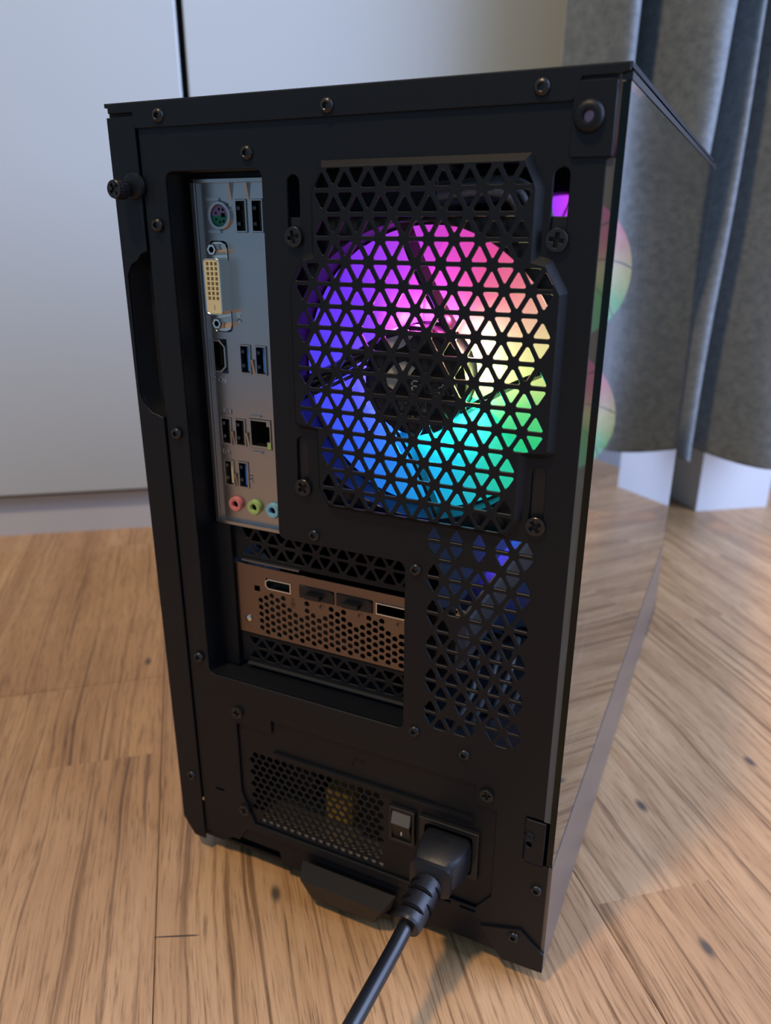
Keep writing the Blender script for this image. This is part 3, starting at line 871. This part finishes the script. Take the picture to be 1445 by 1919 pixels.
SH = rect(-184.2, -130, 198.6, 357.4, .5)
HOLES_IO = {'ps2': ring(-171.2, 343, 6.0, 28), }
usb = []     # cx, cz, tongue material, name
USB = [(-160.0, 342.8, DARK), (-151.6, 342.8, DARK), (-162.2, 281.2, BLUEP), (-153.6, 281.2, BLUEP), (-175.8, 246.0, DARK), (-167.6, 246.0, DARK), (-175.8, 224.8, CREAM), (-167.4, 224.8, BLUEP)]
UW, UH = 5.2, 12.6
sh_holes = [HOLES_IO['ps2']] + [rect(cx - UW / 2 - .4, cx + UW / 2 + .4, cz - UH / 2 - .4, cz + UH / 2 + .4) for cx, cz, _ in USB]
sh_holes += [rect(-178.6, -168.4, 293, 332.5, 2), rect(-180.2, -172.6, 273.8, 289.6), rect(-162.4, -150.0, 239.2, 253.6)]
sh_holes += [ring(x, 208.6, 3.9, 20) for x in (-173.6, -162.4, -151.4)]
m_ = MB().plate(SH, sh_holes, 15.4, 16.0, .1)
# sprung rim of the shield
m_.box(-184.4, -182.6, 12.8, 15.5, 198.6, 357.4); m_.box(-182.4, -181.6, 14.2, 15.5, 200, 356)
m_.box(-184.2, -130, 12.8, 15.5, 356.2, 357.6); m_.box(-184.2, -130, 12.6, 15.5, 198.4, 200.0)
# grounding tongues bent out between the ports
for x, z in ((-156.0, 349), (-157.9, 274.5), (-171.6, 239.4), (-163.4, 239.6), (-171.6, 218.2), (-164.9, 349)):
    m_.hexa([(x - .5, 15.3, z), (x + .5, 15.3, z), (x + .5, 13.6, z + 7), (x - .5, 13.6, z + 7), (x - .5, 15.8, z), (x + .5, 15.8, z), (x + .5, 15.8, z + 7), (x - .5, 15.8, z + 7)])
for x0, x1, z0, z1 in ((-177.5, -171, 349.0, 350.2), (-177.5, -171, 335.8, 337), (-161.5, -155.5, 254.6, 255.4), (-161.5, -155.5, 237.0, 237.8)):
    m_.box(x0, x1, 14.4, 15.5, z0, z1)
for body, x, z, sz, rot in (('PS/2', -165.2, 342.0, 2.6, PI / 2), ('DVI', -163.4, 298.0, 2.8, PI / 2), ('HDMI', -180.6, 269.4, 3.0, 0), ('USB', -177.0, 254.6, 3.0, 0), ('USB', -179.0, 234.2, 2.8, 0), ('USB', -162.2, 221.5, 2.2, PI / 2)):
    m_.text(body, x, z, 15.42, sz, 1, rot, thick=.3, pen=.16)
io = m_.build('io_shield', [STEEL, CHROME], pc, smooth=30)
tag(io, 'bare metal connector plate')
def usb_port(cx, cz, tm, nm, lab):
    m_ = MB().plate(rect(cx - UW / 2 - .35, cx + UW / 2 + .35, cz - UH / 2 - .35, cz + UH / 2 + .35), [rect(cx - UW / 2 + .3, cx + UW / 2 - .3, cz - UH / 2 + .3, cz + UH / 2 - .3)], 14.6, 24.0, .08)
    m_.box(cx - UW / 2, cx + UW / 2, 23.0, 23.6, cz - UH / 2, cz + UH / 2, 1)
    m_.box(cx + .3, cx + 1.9, 16.2, 23, cz - UH / 2 + .7, cz + UH / 2 - .7, 2)
    for q in (-3.2, 3.2): m_.box(cx - 2.1, cx - 1.7, 16.5, 19, cz + q - .7, cz + q + .7, 0)
    o = m_.build(nm, [STEEL, VOID, tm], io)
    o['label'] = lab
for cx, cz, tm in USB:
    usb_port(cx, cz, tm, 'usb_port', {'blue_plastic': 'USB port with a blue tongue', 'cream_plastic': 'USB port with a cream tongue'}.get(tm.name, 'USB port with a black tongue'))
# keyboard and mouse port
m_ = MB().plate(ring(-171.0, 343, 5.9, 32), [list(reversed(ring(-171.0, 343, 4.5, 28)))], 13.8, 20, .15)
half = lambda a0, a1: [(-171.0 + 4.5 * math.cos(a0 + (a1 - a0) * i / 16), 343 + 4.5 * math.sin(a0 + (a1 - a0) * i / 16)) for i in range(17)]
m_.prism(half(.0, PI), 15.2, 19, 1); m_.prism(half(PI, 2 * PI), 15.2, 19, 2)
for dx, dz in ((-2.4, 1.0), (-.6, 2.6), (1.4, 2.4), (-2.4, -1.5), (-.4, -2.6), (1.5, -2.3)):
    m_.lathe_y(-171 + dx, 343 + dz, [(.55, 15.1), (.55, 15.3)], 10, 3)
m_.box(-170.6, -168.6, 15.1, 15.3, 342.3, 344.0, 3)
tag(m_.build('keyboard_port', [STEEL, PURPLE, GREEN, VOID], io, smooth=40), 'round port, half lilac and half green')
# DVI connector, cream with a grid of sockets
m_ = MB()
DV = rect(-176.6, -168.8, 301.8, 324.9, 1.4)
m_.plate(rect(-177.2, -168.2, 301.2, 325.5, 1.8), [list(reversed(DV))], 8.2, 16, .15)
pin = [rect(-175.6 + 2.25 * i, -174.2 + 2.25 * i, 307.7 + 2.1 * j, 309.2 + 2.1 * j) for i in range(3) for j in range(8)]
m_.plate(DV, pin + [rect(-172.6, -172.2, 303.2, 305.6)], 8.4, 10.0, 0, 1)
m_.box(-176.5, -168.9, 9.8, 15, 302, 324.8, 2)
m_.plate(rect(-178.2, -168.6, 293.4, 332.2, 3), [], 14.8, 15.6, .1)
for zc in (329.0, 297.4):
    m_.lathe_y(-172.4, zc, [(2.7, 15), (2.7, 9.4), (2.3, 8.8), (1.4, 8.8), (1.2, 11)], 6, 0)
    m_.lathe_y(-172.4, zc, [(1.3, 10.6), (1.3, 11)], 10, 3)
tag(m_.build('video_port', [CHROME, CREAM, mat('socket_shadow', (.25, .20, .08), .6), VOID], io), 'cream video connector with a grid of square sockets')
# HDMI
hd = [(-180.0, 274.2), (-176.0, 274.2), (-173.0, 277), (-173.0, 286.4), (-176.0, 289.2), (-180.0, 289.2)]
m_ = MB().plate(hd, [list(reversed(inset(hd, .7)))], 14.2, 22, .1)
m_.prism(inset(hd, .5), 20, 21, 1); m_.box(-177.2, -175.6, 16, 20, 277, 286.5, 1)
m_.build('hdmi_port', [STEEL, VOID], io)
# network socket
m_ = MB().plate(rect(-162.2, -150.2, 239.4, 253.4), [list(reversed([(-161.4, 240.6), (-152.6, 240.6), (-152.6, 243), (-151.0, 243), (-151.0, 250.4), (-152.6, 250.4), (-152.6, 252.6), (-161.4, 252.6)]))], 14.8, 26, .1)
m_.box(-162, -150.4, 25, 25.6, 239.6, 253.2, 1)
m_.box(-152.4, -150.4, 14.7, 16, 239.6, 242.6, 2)
m_.build('network_port', [STEEL, VOID, LIMEJ], io)
for x, mt, lb in ((-172.6, PINKJ, 'pink audio jack'), (-161.6, LIMEJ, 'lime green audio jack'), (-150.8, SKYJ, 'light blue audio jack')):
    m_ = MB().lathe_y(x, 209.2, [(3.7, 16.5), (3.7, 13.4), (3.4, 13.0), (2.0, 13.0), (1.75, 13.4), (1.75, 18)], 28)
    m_.lathe_y(x, 209.2, [(1.8, 15), (1.8, 15.6)], 16, 1)
    tag(m_.build('audio_jack', [mt, VOID], io, smooth=40), lb)

# ---- back of the recess: dark sheet round the shield and the slots
m_ = MB().plate(rect(-190, -70, 113, 363), [rect(-183.6, -132, 199.5, 356.8), rect(-176.0, -66, 116.8, 197.8)], 16.4, 17.4, 0)
m_.box(-187, -176.0, 12.5, 16.4, 117, 198)
m_.build('slot_frame', BLACK, pc)
# ---- expansion slot covers with slanted triangles
def slot_cover(z0, z1):
    hs = []
    zb0 = z0 + 2.0
    rows_ = 2 if z1 - z0 > 19 else 2
    sc = (z1 - z0 - 3.2) / (rows_ * ROWH)
    for r_ in range(rows_):
        for k in range(11):
            for up in (True, False):
                cx = -167.5 + PITCH * k + (0 if up == (r_ % 2 == 0) else PITCH / 2)
                t_ = [(p[0], zb0 + (p[1]) * sc) for p in tri(cx, r_ * ROWH, up)]
                if min(p[0] for p in t_) > -172.6 and max(p[0] for p in t_) < -67: hs.append(t_)
    m_ = MB().plate(rect(-175.6, -64, z0, z1), hs, 15.2, 16.2, .18)
    return m_
sc_ = slot_cover(179.4, 198.6).build('slot_cover', BLACK, pc)
MB().box(-171, -137, 13.4, 15.3, 179.3, 180.0).build('slot_lip', GREYM, sc_)  # grey puts the light caught by this lip into its colour
sc_ = slot_cover(119.2, 136.6).build('slot_cover', BLACK, pc)
MB().box(-171.5, -70, 13.4, 15.3, 118.6, 119.3).build('slot_lip', GREYM, sc_)  # lit front edge painted in as a paler grey

# ---- graphics card
hx = []
tops = [158.1, 159.9, 161.8, 159.9, 162, 159.6, 154.1, 152, 162, 156, 154.1, 156, 162, 160, 162, 156, 154.1, 156, 162, 160, 162, 156, 154.1, 156, 158, 156]
for c_, tp_ in enumerate(tops):
    x = -161.5 + 3.46 * c_
    z = 142.1 if c_ % 2 == 0 else 140.2
    while z <= tp_ + .4:
        hx.append(ring(x, z, 1.42, 10)); z += 3.98
PORTS = [(-157.9, -142.6, 165.6, 171.4), (-137.7, -118.2, 165.2, 171.8), (-116.6, -97.1, 165.2, 171.8), (-95.2, -76, 165.4, 171.6)]
hx += [rect(*p) for p in PORTS] + [rect(-165.0, -161.6, 162.8, 166.0)]
m_ = MB().plate(rect(-175.6, -64, 137.4, 177.0), hx, 14.6, 15.4, .08)
for body, x, z, sz in (('HDMI', -141.0, 158.0, 2.6),):
    m_.text(body, x, z, 14.55, sz, 0, PI / 2, thick=.12)
for x in (-125.5, -104.2, -83.5):
    m_.plate(ring(x, 162.2, 1.7, 16), [list(reversed(ring(x, 162.2, 1.2, 14)))], 14.45, 14.6, 0); m_.text('P', x - .7, 161.4, 14.5, 2.0, 0, 0, thick=.12)
gb = m_.build('graphics_card', [BRACKET], pc, smooth=30)
tag(gb, 'graphics card bracket of bronze-tinted metal with vent holes')
def port(nm, x0, x1, z0, z1, lab=None):
    c_ = 1.6
    out_ = [(x0, z0 + c_), (x0 + c_, z0), (x1, z0), (x1, z1), (x0 + c_ * 1.3, z1), (x0, z1 - c_)] if nm == 'hdmi_port' else rect(x0, x1, z0, z1)
    m_ = MB().plate(out_, [list(reversed(inset(out_, .6)))], 14.0, 22, .06)
    m_.prism(inset(out_, .3), 20, 21, 1)
    m_.box(x0 + 2.5, x1 - 2.5, 16.5, 20, (z0 + z1) / 2 - .2, (z0 + z1) / 2 + 1.0, 1)
    return m_.build(nm, [CHROME, VOID], gb)
port('hdmi_port', *PORTS[0]); port('display_port', *PORTS[3])
for p in PORTS[1:3]:
    m_ = MB().plate([(p[0], p[2]), (p[1], p[2]), (p[1], p[3] - 1.4), (p[1] - 1.4, p[3]), (p[0], p[3])], [], 13.9, 16, .2)
    m_.box(p[0] + 4.8, p[0] + 13.2, 10.6, 14, 166.8, 169.0)
    tag(m_.build('port_cover', PLASTIC, gb), 'black rubber port cap with a tab')
m_ = MB().lathe_y(-169.2, 146.2, [(1.9, 14.6), (1.8, 13.6), (1.2, 13.2), (.05, 13.2)], 16)
m_.build('bracket_screw', CHROME, gb, smooth=40)
m_ = MB().box(-171, -56.5, 20, 238, 138, 170)
for q in range(2):
    m_.loft([[(-112 + 42 * math.cos(2 * PI * i / 32), 75 + 96 * q + 42 * math.sin(2 * PI * i / 32), z) for i in range(32)] for z in (138, 135.5)], caps=True)
m_.hexa([(-57, 20, 139), (-57, 20, 168), (-57, 238, 168), (-57, 238, 139), (-53, 24, 143), (-53, 24, 164), (-53, 234, 164), (-53, 234, 143)])
m_.build('card_body', SHROUD, gb)
m_ = MB().box(-172, -55.5, 18, 240, 173.0, 174.6); m_.box(-171, -58, 20, 238, 170, 173, 1)
m_.build('backplate', [BACKPLATE, PCB], gb)
MB().box(-56.4, -51.6, 18, 240, 171.0, 175.2).build('edge_strip', CHROME, gb)
m_ = MB()
for q in range(5):
    m_.tube([(-60 + 1.8 * q, 205, 176), (-50 + 1.5 * q, 206 + q, 186), (-36 + q, 208 + q, 178), (-32 + q, 214, 150), (-45 + 2 * q, 226, 122), (-70 + 2 * q, 240, 100)], 1.5, 8)
m_.build('power_wire', WIRE, gb, smooth=60)

# ---- interior walls and shroud
m_ = MB()
m_.box(-199, -197, 2, 396, 4, 382); m_.box(-199, -190, 17.4, 400, 4, 110)
m_.build('motherboard_tray', BLACK, pc)
m_ = MB().box(-197, -3.5, 4, 396, 99, 100.4)
m_.build('shroud', BLACK2, pc)
m_ = MB()
for q in range(7):
    x0 = -60 + 7 * q
    m_.tube([(x0, 30 + 9 * q, 101), (x0 + 6, 40 + 9 * q, 118 + 3 * (q % 3)), (x0 + 2, 64 + 11 * q, 127 - 4 * (q % 2)), (x0 - 12, 90 + 9 * q, 114), (x0 - 26, 120 + 6 * q, 101)], 1.9, 8)
m_.build('internal_wire', WIRE, pc, smooth=60)
for q in range(5):      # loom of wires under the roof, seen above the fan
    m_ = MB(); z0 = 352 + 3.2 * (q % 3)
    m_.tube(smooth_path([(-168, 95 + 16 * q, 330), (-150, 92 + 16 * q, z0 - 4), (-112, 96 + 20 * q, z0 + 2 * math.sin(q)), (-78, 110 + 17 * q, z0 + 3), (-66, 118 + 14 * q, z0 - 8), (-62, 130 + 14 * q, z0 - 40)]), 2.3, 8)
    m_.build('internal_wire', SLEEVE, pc, smooth=60)
m_ = MB().box(-190, -168, 4, 20, 100, 112); m_.box(-197, -192, 20, 396, 100, 380)
m_.build('inner_bracket', BLACK, pc)

# ---- power supply
ps_holes = []
px_, pz_ = 4.55, 3.94
for r_ in range(13):
    for c_ in range(19):
        x = -164.0 + px_ * c_ + (px_ / 2 if r_ % 2 else 0); z = 27.0 + pz_ * r_
        if -166 < x < -85.5 and z < 73.5 and not (x < -160 and z < 31): ps_holes.append(ring(x, z, 1.95, 6, PI / 6))
IEC = [(-64.6, 41), (-34, 41), (-34, 69), (-64.6, 69)]
m_ = MB().plate([(-173, 12), (-23, 12), (-23, 98), (-173, 98)], ps_holes + [list(reversed(rect(-60.5, -37, 43, 65))), list(reversed(rect(-80, -68.2, 49, 67)))], 1.6, 2.4, .12)
m_.box(-149.2, -37.5, -.2, 1.6, 75.6, 77.2)
psu = m_.build('power_supply', BLACK, pc, smooth=30)
m_ = MB()
m_.box(-173, -23, 2.5, 4, 96, 98); m_.box(-173, -171.6, 2.5, 140, 12, 98); m_.box(-24, -23, 2.5, 140, 12, 98); m_.box(-173, -23, 139, 140, 12, 98); m_.box(-173, -23, 2.5, 140, 97.2, 98)
m_.build('casing', DARK, psu)
MB().box(-171.4, -24, 2.6, 138, 12.2, 27).build('circuit_board', GALV, psu)  # light metal floor of the casing, not a board
m_ = MB().box(-128, -112, 18, 34, 27, 48); m_.box(-126, -114, 16, 36, 30, 45)
m_.build('transformer', YELLOW, psu)
MB().box(-104, -90, 16, 40, 27, 62).build('coil', DARK, psu)
MB().box(-158, -140, 26, 60, 27, 58).build('coil', DARK, psu)
m_ = MB()
m_.plate(IEC, [list(reversed(rect(-61.5, -37, 43, 66, 2)))], -.8, 1.8, .3)
m_.box(-62, -36.5, 9, 10, 42, 66, 1); m_.box(-62, -36.5, 2, 10, 66, 67, 1); m_.box(-62, -36.5, 2, 10, 42, 43, 1)
m_.build('power_socket', [PLASTIC, VOID], psu)
m_ = MB()
m_.plate(rect(-81.2, -67, 47.5, 69.0, .8), [list(reversed(rect(-79.4, -68.8, 49.2, 67)))], -.6, 1.8, .3)
m_.hexa([(-79, -.6, 66.4), (-69.2, -.6, 66.4), (-69.2, -2.4, 60.4), (-79, -2.4, 60.4), (-79, 3, 66.4), (-69.2, 3, 66.4), (-69.2, 3, 60.4), (-79, 3, 60.4)], 1)
m_.hexa([(-79, -2.4, 60.4), (-69.2, -2.4, 60.4), (-69.2, .8, 49.6), (-79, .8, 49.6), (-79, 3, 60.4), (-69.2, 3, 60.4), (-69.2, 3, 49.6), (-79, 3, 49.6)], 0)
m_.box(-74.3, -73.7, -.9, .2, 53.0, 56.0, 2)
m_.build('rocker_switch', [PLASTIC, SWITCH, WHITEINK], psu)
m_ = MB().text('AC IN', -103, 86, .0, 2.6, 0, 0, thick=.15)
m_.build('embossed_mark', PLASTIC, psu)

# ================================================================== power cord
cord = root('power_cord', -52, -60, FLOOR, 'black mains power cord with moulded plug, pushed into the computer and trailing across the floor', 'cord')
def rr(cx, cz, w_, h_, y_, c_=3.2):
    return [(cx + x, y_, cz + z) for x, z in rect(-w_ / 2, w_ / 2, -h_ / 2, h_ / 2, c_)]
m_ = MB()
m_.loft([rr(-49.2, 54.4, 23.0, 18.6, 1.2), rr(-49.2, 54.4, 24.6, 18.6, -2), rr(-49.6, 54.0, 24.2, 18.4, -9), rr(-50.4, 53.2, 20.0, 17.0, -15.4), rr(-50.6, 52.8, 18.0, 15.6, -17.4), rr(-50.7, 52.6, 20.6, 17.6, -17.9), rr(-50.8, 52.4, 20.4, 17.4, -19.8), rr(-50.9, 52.2, 17.4, 15.4, -20.6), rr(-51.0, 51.4, 14.0, 13.0, -22.0, 4.5)])
plug = m_.build('plug', RUBBER, cord, smooth=35)
m_ = MB()
for q in range(9): m_.box(-55 + .12 * q, -47.2 - .12 * q, -4.5 - 1.25 * q, -3.9 - 1.25 * q, 62.0 - .13 * q, 63.75 - .24 * q)
m_.build('grip_ridge', RUBBER, plug)
# strain relief: ribbed sleeve, slits laid on as black beads for their inner shade
ax0, ax1 = Vector((-51.0, -21, 51.0)), Vector((-52.0, -44, 47.6))
dr = (ax1 - ax0).normalized()
pts, rad = [], []
for i in range(34):
    s_ = i / 33
    pts.append(tuple(ax0.lerp(ax1, s_)))
    rad.append(7.0 - .3 * s_ if s_ < .93 else 6.7 - (s_ - .93) * 8)
m_ = MB().tube(pts, rad, 24)
sr = m_.build('strain_relief', RUBBER, cord, smooth=40)
m_ = MB()
u_ = dr.cross(Vector((0, 0, 1))).normalized(); w_ = u_.cross(dr)
for k, s_ in enumerate((.14, .34, .54, .74)):
    cpt = ax0.lerp(ax1, s_)
    ph = .35 if k % 2 else -1.0
    for side in (0, PI):
        arc = []
        for i in range(9):
            t = ph + side + 1.25 + (i - 4) / 4 * .95
            arc.append(tuple(cpt + (6.95 - .3 * s_) * (math.cos(t) * u_ + math.sin(t) * w_)))
        m_.tube(arc, [.3, .8, .95, 1, 1, 1, .95, .8, .3], 8)
m_.build('slit', VOID, sr, smooth=60)
path = [(-52.4, -44, 47.4), (-52.8, -56, 46), (-53.6, -76, 45), (-54.6, -100, 43.6), (-56, -130, 40), (-60, -170, 32), (-68, -215, 19), (-82, -262, 4), (-104, -310, -4.6), (-140, -370, -6.4), (-190, -430, -6.4)]
MB().tube(smooth_path(path), 3.55, 20).build('cable', CABLE, cord, smooth=60)
